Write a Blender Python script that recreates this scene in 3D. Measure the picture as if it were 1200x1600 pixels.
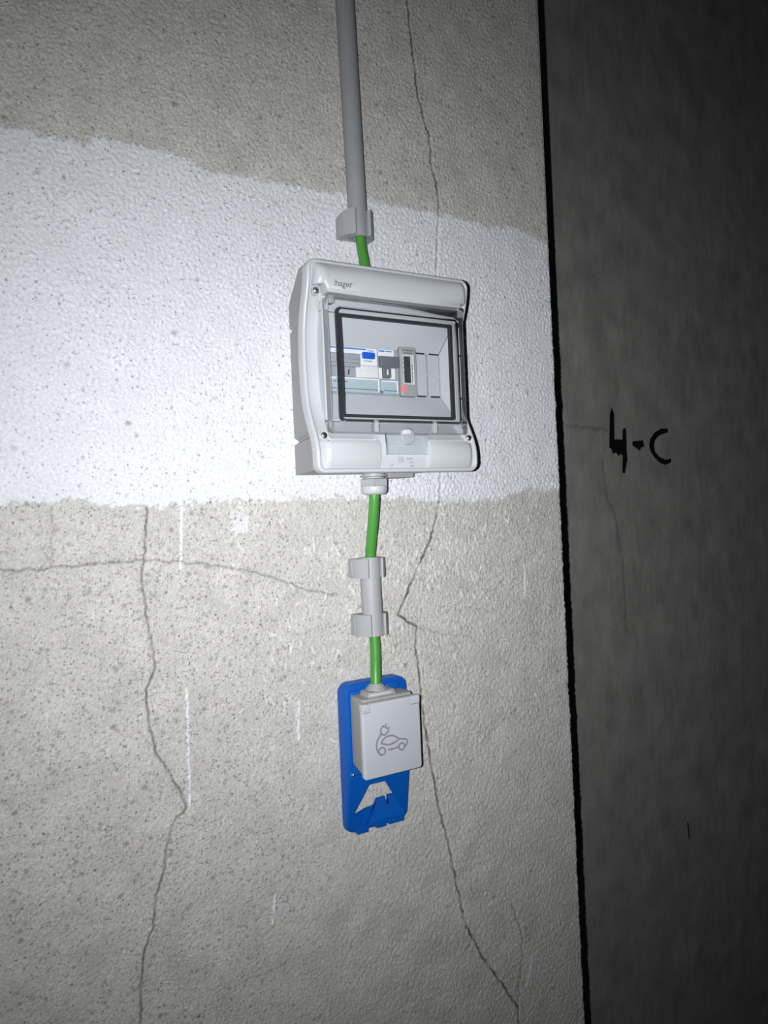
import bpy, bmesh, math, random
import numpy as np
from mathutils import Vector, Matrix
from mathutils.geometry import tessellate_polygon

for o in list(bpy.data.objects):
    bpy.data.objects.remove(o)
scene = bpy.context.scene
COL = scene.collection
Z0 = 1.5                                    # lens height; the mm coordinates below are measured from it

# ------------------------------------------------------------------ camera
yaw, pitch, roll = (math.radians(a) for a in (31.0, -0.2, -2.4))
fw = Vector((math.sin(yaw)*math.cos(pitch), math.cos(yaw)*math.cos(pitch), math.sin(pitch)))
r0 = Vector((math.cos(yaw), -math.sin(yaw), 0))
u0 = r0.cross(fw)
right = math.cos(roll)*r0 + math.sin(roll)*u0
up = -math.sin(roll)*r0 + math.cos(roll)*u0
CAM = Vector((0, -0.75, Z0))
cd = bpy.data.cameras.new('camera')
cd.sensor_fit = 'VERTICAL'; cd.sensor_height = 32.0; cd.sensor_width = 24.0; cd.lens = 24.0
cd.clip_start = 0.01
cam = bpy.data.objects.new('camera', cd); COL.objects.link(cam)
M = Matrix((right, up, -fw)).transposed().to_4x4(); M.translation = CAM
cam.matrix_world = M
scene.camera = cam

# ------------------------------------------------------------------ world and light
world = bpy.data.worlds.new('world'); scene.world = world; world.use_nodes = True
world.node_tree.nodes['Background'].inputs[0].default_value = (0.6, 0.75, 1.0, 1)
world.node_tree.nodes['Background'].inputs[1].default_value = 0.008
scene.view_settings.view_transform = 'Standard'
scene.view_settings.look = 'None'
scene.view_settings.gamma = 1.0
scene.view_settings.use_curve_mapping = False
scene.view_settings.exposure = 0.0
scene.cycles.transparent_max_bounces = 32        # many layers of clear plastic in the door
# the phone's own flash, beside the lens
fl = bpy.data.lights.new('flash', 'SPOT')
fl.energy = 42.5; fl.color = (0.97, 0.985, 1.0)
fl.spot_size = math.radians(170); fl.spot_blend = 0.2; fl.shadow_soft_size = 0.0028
# beam profile of a phone flash: bright on axis, soft gaussian fall-off
fl.use_nodes = True
_nt = fl.node_tree
_em = _nt.nodes['Emission']
_tc = _nt.nodes.new('ShaderNodeTexCoord'); _sp = _nt.nodes.new('ShaderNodeSeparateXYZ')
_nt.links.new(_tc.outputs['Normal'], _sp.inputs[0])
def _m(op, *a):
    n = _nt.nodes.new('ShaderNodeMath'); n.operation = op
    for i, v in enumerate(a):
        if isinstance(v, (int, float)): n.inputs[i].default_value = v
        else: _nt.links.new(v, n.inputs[i])
    return n.outputs[0]
BEAM = math.radians(33.5)
_th = _m('ARCCOSINE', _m('MINIMUM', _m('ABSOLUTE', _sp.outputs[2]), 1.0))
_q = _m('DIVIDE', _th, BEAM)
_g = _m('EXPONENT', _m('MULTIPLY', _m('MULTIPLY', _q, _q), -1.0))
_nt.links.new(_g, _em.inputs['Strength'])
flo = bpy.data.objects.new('flash', fl); COL.objects.link(flo)
flo.location = CAM - 0.026*right + 0.002*up
flo.rotation_euler = fw.to_track_quat('-Z', 'Y').to_euler()

# ------------------------------------------------------------------ materials
def mat(name, color, rough=0.5, spec=0.5, noise=0.0, nscale=60, bump=0.0, bscale=400, metal=0.0, attr=None, coat=0.0):
    m = bpy.data.materials.new(name); m.use_nodes = True
    nt = m.node_tree; b = nt.nodes['Principled BSDF']
    b.inputs['Base Color'].default_value = (*color, 1)
    b.inputs['Roughness'].default_value = rough
    b.inputs['Specular IOR Level'].default_value = spec
    b.inputs['Metallic'].default_value = metal
    tc = nt.nodes.new('ShaderNodeTexCoord')
    src = None
    if attr:
        a = nt.nodes.new('ShaderNodeAttribute'); a.attribute_name = attr; src = a.outputs['Color']
    if noise > 0:
        n = nt.nodes.new('ShaderNodeTexNoise'); n.inputs['Scale'].default_value = nscale; n.inputs['Detail'].default_value = 5
        nt.links.new(tc.outputs['Object'], n.inputs['Vector'])
        mr = nt.nodes.new('ShaderNodeMapRange')
        mr.inputs[1].default_value = 0.25; mr.inputs[2].default_value = 0.75
        mr.inputs[3].default_value = 1 - noise; mr.inputs[4].default_value = 1 + noise
        nt.links.new(n.outputs[0], mr.inputs[0])
        mx = nt.nodes.new('ShaderNodeVectorMath'); mx.operation = 'SCALE'
        if src: nt.links.new(src, mx.inputs[0])
        else: mx.inputs[0].default_value = color
        nt.links.new(mr.outputs[0], mx.inputs['Scale'])
        src = mx.outputs[0]
    if src: nt.links.new(src, b.inputs['Base Color'])
    if bump > 0:
        n = nt.nodes.new('ShaderNodeTexNoise'); n.inputs['Scale'].default_value = bscale; n.inputs['Detail'].default_value = 4
        nt.links.new(tc.outputs['Object'], n.inputs['Vector'])
        bp = nt.nodes.new('ShaderNodeBump'); bp.inputs['Strength'].default_value = 1.0; bp.inputs['Distance'].default_value = bump
        nt.links.new(n.outputs[0], bp.inputs['Height']); nt.links.new(bp.outputs[0], b.inputs['Normal'])
    return m

def clear_mat(name, tint, rough=0.04, gl=1.0, pale_mix=0.0, ior=1.5):
    m = bpy.data.materials.new(name); m.use_nodes = True
    nt = m.node_tree; nt.nodes.clear()
    out = nt.nodes.new('ShaderNodeOutputMaterial'); mix = nt.nodes.new('ShaderNodeMixShader')
    t = nt.nodes.new('ShaderNodeBsdfTransparent'); t.inputs[0].default_value = (*tint, 1)
    g = nt.nodes.new('ShaderNodeBsdfGlossy'); g.inputs['Roughness'].default_value = rough
    g.inputs['Color'].default_value = (gl, gl, gl, 1)
    f = nt.nodes.new('ShaderNodeFresnel'); f.inputs[0].default_value = ior
    if pale_mix > 0:
        df = nt.nodes.new('ShaderNodeBsdfDiffuse'); df.inputs[0].default_value = (0.62, 0.64, 0.66, 1)
        hz = nt.nodes.new('ShaderNodeMixShader'); hz.inputs[0].default_value = pale_mix
        nt.links.new(t.outputs[0], hz.inputs[1]); nt.links.new(df.outputs[0], hz.inputs[2]); t = hz
    nt.links.new(f.outputs[0], mix.inputs[0]); nt.links.new(t.outputs[0], mix.inputs[1])
    nt.links.new(g.outputs[0], mix.inputs[2]); nt.links.new(mix.outputs[0], out.inputs[0])
    return m

m_wall = mat('plaster', (0.4, 0.4, 0.38), 0.95, 0.15, noise=0.15, nscale=330, bump=0.0010, bscale=420, attr='Col')
def add_pits(m, layers):
    nt = m.node_tree; b = nt.nodes['Principled BSDF']
    at = [n for n in nt.nodes if n.type == 'ATTRIBUTE'][0]
    src = b.inputs['Base Color'].links[0].from_socket
    bp = [n for n in nt.nodes if n.type == 'BUMP'][0]
    hsrc = bp.inputs['Height'].links[0].from_socket
    tc = [n for n in nt.nodes if n.type == 'TEX_COORD'][0]
    def M(op, *a):
        n = nt.nodes.new('ShaderNodeMath'); n.operation = op
        for i, v in enumerate(a):
            if isinstance(v, (int, float)): n.inputs[i].default_value = v
            else: nt.links.new(v, n.inputs[i])
        return n.outputs[0]
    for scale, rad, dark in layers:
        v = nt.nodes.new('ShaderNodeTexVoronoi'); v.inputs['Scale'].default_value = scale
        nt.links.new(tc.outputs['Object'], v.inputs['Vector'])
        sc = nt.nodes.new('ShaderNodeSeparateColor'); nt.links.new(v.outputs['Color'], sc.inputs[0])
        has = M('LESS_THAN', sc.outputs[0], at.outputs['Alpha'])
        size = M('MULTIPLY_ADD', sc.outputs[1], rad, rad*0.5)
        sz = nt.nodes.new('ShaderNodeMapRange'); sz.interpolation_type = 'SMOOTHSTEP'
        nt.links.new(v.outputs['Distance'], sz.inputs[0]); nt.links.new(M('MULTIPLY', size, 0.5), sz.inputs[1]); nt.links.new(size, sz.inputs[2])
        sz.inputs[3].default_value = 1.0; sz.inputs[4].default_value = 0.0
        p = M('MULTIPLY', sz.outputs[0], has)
        k = M('SUBTRACT', 1.0, M('MULTIPLY', p, M('MULTIPLY', sc.outputs[2], dark)))  # pit colour darkened: dirt plus shade in the hollow
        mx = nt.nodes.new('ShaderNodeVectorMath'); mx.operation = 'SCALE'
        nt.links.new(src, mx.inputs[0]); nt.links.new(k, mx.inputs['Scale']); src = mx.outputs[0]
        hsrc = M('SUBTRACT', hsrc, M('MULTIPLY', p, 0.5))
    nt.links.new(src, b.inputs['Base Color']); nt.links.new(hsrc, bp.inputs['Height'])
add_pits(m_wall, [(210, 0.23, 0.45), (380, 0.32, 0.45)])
m_back = mat('smooth_concrete', (0.12, 0.12, 0.11), 0.9, 0.15, noise=0.06, nscale=8, bump=0.0004, bscale=250, attr='Col')
m_floor = mat('floor_concrete', (0.16, 0.16, 0.15), 0.9, 0.2, noise=0.15, nscale=6)
m_lid = mat('light_grey_plastic', (0.475, 0.495, 0.52), 0.34, 0.5, noise=0.02, nscale=15, bump=0.00006, bscale=1500)
m_base = mat('grey_plastic', (0.31, 0.307, 0.303), 0.5, 0.4, noise=0.03, nscale=15, bump=0.00006, bscale=1200)
m_cover = mat('inner_cover_plastic', (0.47, 0.485, 0.515), 0.5, 0.35, noise=0.02, nscale=15)
m_sock = mat('socket_grey_plastic', (0.33, 0.327, 0.31), 0.55, 0.35, noise=0.03, nscale=20, bump=0.00005, bscale=1500)
m_flap = mat('socket_flap_plastic', (0.50, 0.515, 0.56), 0.5, 0.35, noise=0.02, nscale=20)
m_pipe = mat('pipe_grey_pvc', (0.30, 0.31, 0.325), 0.5, 0.4, noise=0.06, nscale=40)
m_clip = mat('clip_grey_plastic', (0.35, 0.352, 0.375), 0.5, 0.4, noise=0.03, nscale=40)
m_green = mat('green_sheath', (0.065, 0.265, 0.042), 0.4, 0.5, noise=0.05, nscale=50)
m_blue = mat('blue_plastic', (0.001, 0.09, 0.43), 0.42, 0.4, noise=0.04, nscale=30, bump=0.00005, bscale=1200)
m_bluebtn = mat('blue_button_plastic', (0.01, 0.10, 0.55), 0.4, 0.4, noise=0.02)
m_dark = mat('dark_line_tone', (0.03, 0.03, 0.037), 0.5, 0.4, noise=0.05)
m_gap = mat('dark_interior', (0.03, 0.03, 0.032), 0.8, 0.2, noise=0.05)
m_tog = mat('dark_grey_toggle', (0.13, 0.135, 0.155), 0.45, 0.4, noise=0.04)
m_devg = mat('breaker_grey', (0.30, 0.32, 0.35), 0.5, 0.4, noise=0.03)
m_white = mat('white_plastic', (0.72, 0.73, 0.75), 0.45, 0.4, noise=0.02)
m_paper = mat('label_paper', (0.66, 0.66, 0.66), 0.7, 0.3, noise=0.10, nscale=300)
m_tint = mat('pale_cyan_plastic', (0.36, 0.45, 0.495), 0.25, 0.5, noise=0.03)
m_metg = mat('meter_grey', (0.33, 0.33, 0.335), 0.4, 0.4, noise=0.03)
m_metl = mat('meter_pale_grey', (0.50, 0.50, 0.51), 0.4, 0.4, noise=0.03)
m_lcd = mat('lcd_glass', (0.045, 0.055, 0.06), 0.15, 0.5, noise=0.2, nscale=80)
m_steel = mat('zinc_steel', (0.75, 0.75, 0.74), 0.28, 0.5, noise=0.05, metal=1.0)
m_ink = mat('grey_ink', (0.16, 0.17, 0.18), 0.7, 0.2, noise=0.05)
m_inkl = mat('pale_grey_ink', (0.34, 0.36, 0.38), 0.7, 0.2, noise=0.05)
m_icon = mat('icon_grey_ink', (0.23, 0.235, 0.255), 0.6, 0.3, noise=0.03)
m_mark = mat('black_marker_ink', (0.010, 0.010, 0.011), 0.6, 0.3, noise=0.2, nscale=90)
m_bluein = mat('blue_print', (0.04, 0.22, 0.62), 0.6, 0.3, noise=0.05)
m_clear = clear_mat('clear_polycarbonate', (0.965, 0.975, 0.98))
m_clear2 = clear_mat('clear_polycarbonate_edge', (0.94, 0.95, 0.955), pale_mix=0.30, ior=1.25)  # diffuse pale grey mixed in to brighten edges in place of refracted light
m_led = bpy.data.materials.new('lit_red_led'); m_led.use_nodes = True
_b = m_led.node_tree.nodes['Principled BSDF']
_b.inputs['Base Color'].default_value = (0.8, 0.1, 0.12, 1)
_b.inputs['Emission Color'].default_value = (1.0, 0.12, 0.16, 1); _b.inputs['Emission Strength'].default_value = 0.75

# ------------------------------------------------------------------ helpers (coordinates x, h, z in mm: h = out of the wall)
def P(x, h, z): return Vector((x/1000, -h/1000, Z0 + z/1000))
USED = set()
def root(name, label, cat, loc, group=None):
    o = bpy.data.objects.new(name, None); COL.objects.link(o); o.location = P(*loc)
    o.empty_display_size = 0.02
    o['label'] = label; o['category'] = cat
    if group: o['group'] = group
    return o
def world_loc(o):
    v = Vector((0, 0, 0))
    while o is not None:
        v = v + Vector(o.location); o = o.parent
    return v
def obj(name, bm, m, parent=None, label=None, origin=None, smooth=None, recalc=True):
    if recalc: bmesh.ops.recalc_face_normals(bm, faces=bm.faces)
    off = world_loc(parent) if parent else (P(*origin) if origin else Vector((0, 0, 0)))
    for v in bm.verts: v.co -= off
    me = bpy.data.meshes.new(name); bm.to_mesh(me); bm.free()
    me.materials.append(m)
    if smooth is not None:
        for p in me.polygons: p.use_smooth = True
        me.set_sharp_from_angle(angle=math.radians(smooth))
    o = bpy.data.objects.new(name, me); COL.objects.link(o)
    if parent: o.parent = parent
    else: o.location = off
    if label: o['label'] = label
    return o
def tag(o, label, cat, group=None):
    o['label'] = label; o['category'] = cat
    if group: o['group'] = group
    return o
def rr(x0, x1, z0, z1, r, ins=0.0, n=1, nc=5, zs=None):
    """rounded rectangle seen from the front; n = points per straight side, zs = extra heights on the two upright sides"""
    x0 += ins; x1 -= ins; z0 += ins; z1 -= ins; r = max(r - ins, 0.15)
    pts = []
    def arc(cx, cz, a0):
        for i in range(nc + 1):
            a = math.radians(a0 + 90*i/nc); pts.append((cx + r*math.cos(a), cz + r*math.sin(a)))
    arc(x1 - r, z0 + r, -90)
    for t in (zs if zs else [z0 + r + (z1 - z0 - 2*r)*i/n for i in range(1, n)]): pts.append((x1, t))
    arc(x1 - r, z1 - r, 0)
    for i in range(1, n): pts.append((x1 - r - (x1 - x0 - 2*r)*i/n, z1))
    arc(x0 + r, z1 - r, 90)
    for t in (reversed(zs) if zs else [z1 - r - (z1 - z0 - 2*r)*i/n for i in range(1, n)]): pts.append((x0, t))
    arc(x0 + r, z0 + r, 180)
    for i in range(1, n): pts.append((x0 + r + (x1 - x0 - 2*r)*i/n, z0))
    return pts
def hring(pts, h):
    """(x, z) outline at height h (a number or a function of z)"""
    return [(x, h(z) if callable(h) else h, z) for x, z in pts]
def loft(bm, rings, cap0=True, cap1=True):
    vs = [[bm.verts.new(P(*p)) for p in r] for r in rings]
    n = len(vs[0])
    for a, b in zip(vs[:-1], vs[1:]):
        for i in range(n):
            j = (i + 1) % n
            bm.faces.new((a[i], a[j], b[j], b[i]))
    if cap0: bm.faces.new(vs[0][::-1])
    if cap1: bm.faces.new(vs[-1])
    return vs
def slab(bm, outline_fn, h0, h1, bev=0.6):
    """block with outline outline_fn(inset), front edge rounded"""
    rings = [hring(outline_fn(0), h0), hring(outline_fn(0), h1 - bev)]
    for k in (0.3, 0.7, 1.0):
        a = k*math.pi/2
        rings.append(hring(outline_fn(bev*(1 - math.cos(a))), h1 - bev + bev*math.sin(a)))
    loft(bm, rings)
def block(bm, x0, x1, z0, z1, h0, h1, r=0.8, bev=0.5, nc=3):
    slab(bm, lambda i: rr(x0, x1, z0, z1, r, i, nc=nc), h0, h1, bev)
def ringband(bm, a, b, ha, hb, hback):
    """closed band between outlines a and b with walls down to hback"""
    loft_r = [hring(a, hback), hring(a, ha), hring(b, hb), hring(b, hback)]
    vs = loft(bm, loft_r, False, False)
    n = len(a)
    for i in range(n):
        j = (i + 1) % n
        bm.faces.new((vs[3][i], vs[3][j], vs[0][j], vs[0][i]))
def poly(bm, outer, h0, h1, holes=()):
    """flat shape with holes, extruded from h0 to h1 (each a number or function of (x, z))"""
    f0 = h0 if callable(h0) else (lambda x, z: h0)
    f1 = h1 if callable(h1) else (lambda x, z: h1)
    loops = [list(outer)] + [list(h) for h in holes]
    flat = [p for l in loops for p in l]
    tris = tessellate_polygon([[Vector((x, z, 0)) for x, z in l] for l in loops])
    a = [bm.verts.new(P(x, f0(x, z), z)) for x, z in flat]
    b = [bm.verts.new(P(x, f1(x, z), z)) for x, z in flat]
    for t in tris:
        for vs in (a, b):
            try: bm.faces.new([vs[i] for i in t])
            except ValueError: pass
    k = 0
    for l in loops:
        n = len(l)
        for i in range(n):
            j = (i + 1) % n
            bm.faces.new((a[k+i], a[k+j], b[k+j], b[k+i]))
        k += n
def smooth_line(pts, k=4):
    out = []
    n = len(pts)
    for i in range(n - 1):
        p0, p1, p2, p3 = (np.array(pts[max(i-1, 0)]), np.array(pts[i]), np.array(pts[i+1]), np.array(pts[min(i+2, n-1)]))
        for s in range(k):
            t = s/k
            out.append(tuple(0.5*((2*p1) + (-p0+p2)*t + (2*p0-5*p1+4*p2-p3)*t*t + (-p0+3*p1-3*p2+p3)*t**3)))
    out.append(tuple(pts[-1])); return out
def ribbon(bm, pts, w, h0, h1, k=3):
    pts = [np.array(p) for p in (smooth_line(pts, k) if len(pts) > 2 else pts)]
    L, Rr = [], []
    for i, p in enumerate(pts):
        d = pts[min(i+1, len(pts)-1)] - pts[max(i-1, 0)]; d = d/(np.linalg.norm(d) + 1e-9)
        nrm = np.array((-d[1], d[0])); L.append(p + nrm*w/2); Rr.append(p - nrm*w/2)
    for i in range(len(pts) - 1):
        q = [L[i], L[i+1], Rr[i+1], Rr[i]]
        a = [bm.verts.new(P(x, h1, z)) for x, z in q]
        b = [bm.verts.new(P(x, h0, z)) for x, z in q]
        bm.faces.new(a); bm.faces.new(b[::-1])
        for u in range(4): bm.faces.new((a[u], a[(u+1) % 4], b[(u+1) % 4], b[u]))
def tube(bm, pts, r, n=16, caps=True, rin=None):
    """tube along (x, h, z) points; rin = inner radius of a hollow one"""
    C = [Vector(P(*p)) for p in pts]
    def rings(rad):
        out = []
        for i, c in enumerate(C):
            t = (C[min(i+1, len(C)-1)] - C[max(i-1, 0)]).normalized()
            a = Vector((1, 0, 0)); a = (a - t*a.dot(t)).normalized(); b = t.cross(a)
            out.append([bm.verts.new(c + rad/1000*(math.cos(2*math.pi*k/n)*a + math.sin(2*math.pi*k/n)*b)) for k in range(n)])
        return out
    def skin(R):
        for A, B in zip(R[:-1], R[1:]):
            for i in range(n):
                j = (i+1) % n; bm.faces.new((A[i], A[j], B[j], B[i]))
    O = rings(r); skin(O)
    if rin:
        I = rings(rin); skin(I)
        for e in (0, -1):
            for i in range(n):
                j = (i+1) % n; bm.faces.new((O[e][i], O[e][j], I[e][j], I[e][i]))
    elif caps:
        bm.faces.new(O[0]); bm.faces.new(O[-1])
def lathe_z(bm, cx, ch, prof, n=24, hexa=False):
    """revolved about an upright axis: prof = [(radius, z)...]"""
    rings = []
    for r, z in prof:
        rings.append([(cx + r*math.cos(2*math.pi*k/n), ch + r*math.sin(2*math.pi*k/n), z) for k in range(n)])
    loft(bm, rings)
def lathe_h(bm, cx, cz, prof, n=20, ph=0.0):
    """revolved about an axis out of the wall: prof = [(radius, h)...]"""
    rings = [[(cx + r*math.cos(2*math.pi*k/n + ph), h, cz + r*math.sin(2*math.pi*k/n + ph)) for k in range(n)] for r, h in prof]
    loft(bm, rings)
def new(): return bmesh.new()
def lettering(s, size, x, z, h, depth=0.2):
    cu = bpy.data.curves.new('lettering', 'FONT'); cu.body = s; cu.size = size/1000; cu.extrude = depth/2000
    cu.resolution_u = 3; cu.offset = size*0.012/1000
    t = bpy.data.objects.new('lettering', cu); COL.objects.link(t)
    dg = bpy.context.evaluated_depsgraph_get(); dg.update()
    me = bpy.data.meshes.new_from_object(t.evaluated_get(dg))
    bm = bmesh.new(); bm.from_mesh(me)
    bpy.data.objects.remove(t); bpy.data.curves.remove(cu); bpy.data.meshes.remove(me)
    for v in bm.verts:
        c = v.co.copy(); v.co = P(x, h, z) + Vector((c.x, -c.z, c.y))
    return bm

# ================================================================== STRUCTURE
rng = np.random.default_rng(7)
def band_noise(nz, nx, d, lam, spread=0.45, ax=1.0, az=1.0, rot=0.0):
    """noise of about wavelength lam (mm) on a grid of spacing d, stretched by ax, az"""
    w = rng.standard_normal((nz, nx))
    fz = np.fft.fftfreq(nz, d)[:, None]; fx = np.fft.rfftfreq(nx, d)[None, :]
    c, s = math.cos(rot), math.sin(rot)
    f = np.sqrt(((c*fx + s*fz)*ax)**2 + ((-s*fx + c*fz)*az)**2) * lam
    H = np.exp(-0.5*((np.log(f + 1e-6))/spread)**2)
    o = np.fft.irfft2(np.fft.rfft2(w)*H, s=(nz, nx))
    return o/o.std()
def smoothstep(a, b, x):
    t = np.clip((x - a)/(b - a), 0, 1); return t*t*(3 - 2*t)

PTOP = [(-200, 349), (71.7, 350.8), (103.0, 353.1), (130.0, 350.7), (144.0, 351.2), (152.9, 360.3), (194.2, 360.4), (225.1, 359.3), (257.0, 349.6), (311.8, 350.1), (386.2, 352.0), (434.5, 354.8), (485.3, 351.1), (549.0, 351.7), (617.3, 349.2), (680.4, 352.4), (695, 346), (722.8, 341)]
PBOT = [(-200, 19), (58.8, 21.3), (89.7, 19.2), (111.3, 22.6), (138.8, 17.6), (161.6, 10.9), (191.6, 12.9), (229.4, 14.8), (282.7, 15.1), (332.7, 15.0), (402.0, 16.5), (451.4, 13.0), (531.3, 5.4), (599.2, 5.6), (640.6, 10.1), (673.3, 21.6), (695.1, 16.9), (723.1, 12.1)]
CA = [(515.8, 700), (515.8, 644.6), (515.4, 599.2), (517.7, 554.6), (521.3, 517.7), (523.4, 488.0), (530.6, 466.8), (539.3, 438.2), (539.1, 415.2), (545.2, 389.6), (549.5, 363.4), (545.7, 343.5), (543.6, 320.2), (539.9, 285.2), (538.5, 147.1), (529.7, 9.2), (515.3, -35.8), (495.5, -68.4), (463.8, -121.3), (472.1, -128.1), (489.3, -138.9), (486.4, -161.0), (489.0, -198.7), (494.4, -252.0), (500.3, -298.2), (507.6, -352.6), (519.9, -401.2), (529.5, -453.5), (540.1, -506.7), (564.9, -553.7), (592.6, -598.8), (612.5, -630.1), (611.4, -700)]
CB = [(186.0, 12.0), (183.3, -11.4), (180.9, -38.9), (177.9, -54.0), (179.9, -78.8), (180.8, -100.3), (185.9, -122.5), (186.8, -144.2), (179.5, -158.5), (176.7, -167.3), (178.1, -192.1), (183.4, -223.8), (192.0, -238.0), (201.7, -258.7), (210.2, -279.4), (211.3, -284.1), (198.2, -295.3), (191.2, -315.3), (187.7, -339.1), (178.8, -361.2), (174.5, -390.6), (164.0, -411.7), (161.8, -435.3), (156.5, -506.1), (153, -600)]
CC = [(-60, -38), (27.0, -39.7), (56.4, -40.3), (97.9, -40.6), (130.9, -38.4), (182.2, -39.0), (226.8, -45.3), (279.6, -55.7), (321.5, -69.0), (350.5, -83.1), (388.8, -92.2)]
CD = [(101.3, 15.9), (98.0, -38.9)]
CE = [(612.7, -627.7), (621.9, -573.0), (626.3, -550.3), (617.2, -523.2), (610.1, -500.9)]
CF = [(489.3, -138.9), (523.4, -150.5), (565.8, -159.4)]

def seg_dist(field, xg, zg, pts, reach, jit, seed):
    """writes the distance to a jagged line into field (only near it)"""
    r = random.Random(seed); L = []
    for (a, b) in zip(pts[:-1], pts[1:]):
        n = max(1, int(math.hypot(b[0]-a[0], b[1]-a[1])/4.5))
        for i in range(n):
            t = i/n; L.append((a[0]+(b[0]-a[0])*t + r.uniform(-jit, jit), a[1]+(b[1]-a[1])*t + r.uniform(-jit, jit)))
    L.append(pts[-1])
    dx = xg[1]-xg[0]; dz = zg[1]-zg[0]
    for a, b in zip(L[:-1], L[1:]):
        i0 = max(0, int((min(a[0], b[0])-reach-xg[0])/dx)); i1 = min(len(xg), int((max(a[0], b[0])+reach-xg[0])/dx)+2)
        j0 = max(0, int((min(a[1], b[1])-reach-zg[0])/dz)); j1 = min(len(zg), int((max(a[1], b[1])+reach-zg[0])/dz)+2)
        if i1 <= i0 or j1 <= j0: continue
        X = xg[None, i0:i1]; Zz = zg[j0:j1, None]
        vx, vz = b[0]-a[0], b[1]-a[1]; l2 = vx*vx+vz*vz+1e-9
        t = np.clip(((X-a[0])*vx+(Zz-a[1])*vz)/l2, 0, 1)
        d = np.hypot(X-a[0]-t*vx, Zz-a[1]-t*vz)
        field[j0:j1, i0:i1] = np.minimum(field[j0:j1, i0:i1], d)

def grid_mesh(name, X, Y, Z, col, m, extra=None, alpha=None):
    nz, nx = X.shape
    me = bpy.data.meshes.new(name)
    co = np.stack([X, Y, Z], -1).reshape(-1, 3)
    idx = np.arange(nz*nx).reshape(nz, nx)
    q = np.stack([idx[:-1, :-1], idx[:-1, 1:], idx[1:, 1:], idx[1:, :-1]], -1).reshape(-1, 4)
    col = col.reshape(-1, 3)
    if extra is not None:                       # coarse quads: list of 4 (x, y, z) + colour
        for vs, c in extra:
            base = len(co)
            co = np.vstack([co, np.array(vs)]); col = np.vstack([col, np.array([c]*4)])
            q = np.vstack([q, np.array([[base, base+1, base+2, base+3]])])
    me.vertices.add(len(co)); me.vertices.foreach_set('co', co.astype(np.float32).ravel())
    me.loops.add(q.size); me.loops.foreach_set('vertex_index', q.astype(np.int32).ravel())
    me.polygons.add(len(q)); me.polygons.foreach_set('loop_start', (np.arange(len(q))*4).astype(np.int32))
    me.update(calc_edges=True)
    a = me.color_attributes.new('Col', 'FLOAT_COLOR', 'POINT')
    a.data.foreach_set('color', np.hstack([np.clip(col, 0, 1), (np.concatenate([alpha.ravel(), np.full(len(col) - alpha.size, 0.3)]) if alpha is not None else np.ones(len(col)))[:, None]]).astype(np.float32).ravel())
    me.polygons.foreach_set('use_smooth', np.ones(len(q), bool))
    me.materials.append(m)
    o = bpy.data.objects.new(name, me); COL.objects.link(o); o['kind'] = 'structure'
    return o

# ---- wall_left: plaster wall, painted band, cracks, pits
D = 1.2
ZB, ZT, XL = -770.0, 760.0, -130.0
zg = np.arange(ZB, ZT + D, D); nz = len(zg)
XE0 = 725.0
xg = np.linspace(XL, XE0, int((XE0 - XL)/D)); nx = len(xg)
GX, GZ = np.meshgrid(xg, zg)
top = np.interp(xg, *zip(*PTOP))[None, :]; bot = np.interp(xg, *zip(*PBOT))[None, :]
e1 = band_noise(nz, nx, D, 8); e2 = band_noise(nz, nx, D, 30)
edge_t = GZ - (top + 1.3*e1 + 1.3*e2); edge_b = GZ - (bot + 1.5*e1 + 1.8*e2)
paint = smoothstep(1.6, -1.6, edge_t)*smoothstep(-1.8, 1.8, edge_b)
# smear of paint below the band and thin drips
def blob(cx, cz, rx, rz): return np.exp(-((GX-cx)/rx)**2 - ((GZ-cz)/rz)**2)
smear = smoothstep(0.42, 0.62, blob(280, -8, 16, 24)*0.75 + 0.16*e1 + 0.06*e2 - 0.03)*blob(280, -8, 30, 34)
drip = np.full((nz, nx), 99.0)
for k, (pl, wd) in enumerate([([(219.0, 12.0), (215.2, -50)], 1), ([(216.4, -167.4), (215.3, -220.7), (214.0, -284)], 1), ([(656.1, -76.3), (655.0, -117.1)], 1), ([(299.3, -396.9), (294.6, -424)], 1), ([(335, -200), (333, -240)], 1), ([(640, -575), (628, -610)], 1)]):
    seg_dist(drip, xg, zg, pl, 8, 0.5, 50+k)
dripm = smoothstep(1.7, 0.7, drip + 0.15*e1)
# scraped pale ridges to the right of the short conduit and above the outlet
rid = band_noise(nz, nx, D, 5.0, 0.4, ax=1.0, az=3.2, rot=0.12)
ridw = np.clip(blob(560, -60, 110, 85) + 0.9*blob(330, -180, 90, 150) + 0.35*blob(560, -250, 140, 120), 0, 1)
ridm = smoothstep(1.2, 2.0, rid)*ridw
scr = np.full((nz, nx), 99.0); _r = random.Random(11)
for k in range(190):
    bx_, bz_, sx_, sz_ = _r.choice([(545, -55, 45, 32), (545, -55, 45, 32), (600, -45, 40, 40), (335, -130, 28, 80), (420, -90, 60, 50), (560, -200, 70, 60)])
    px_, pz_ = _r.gauss(bx_, sx_), _r.gauss(bz_, sz_)
    if pz_ > -4: continue
    ln_ = _r.uniform(3, 11); an_ = _r.gauss(1.45, 0.35); cv_ = _r.uniform(-0.5, 0.5)
    pl = [(px_ + t*ln_*math.cos(an_ + cv_*t), pz_ - t*ln_*math.sin(an_ + cv_*t)) for t in (0, .33, .66, 1)]
    seg_dist(scr, xg, zg, pl, 5, 0.3, 500 + k)
ridm = np.maximum(ridm*0.6, smoothstep(1.5, 0.5, scr)*0.9)
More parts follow.
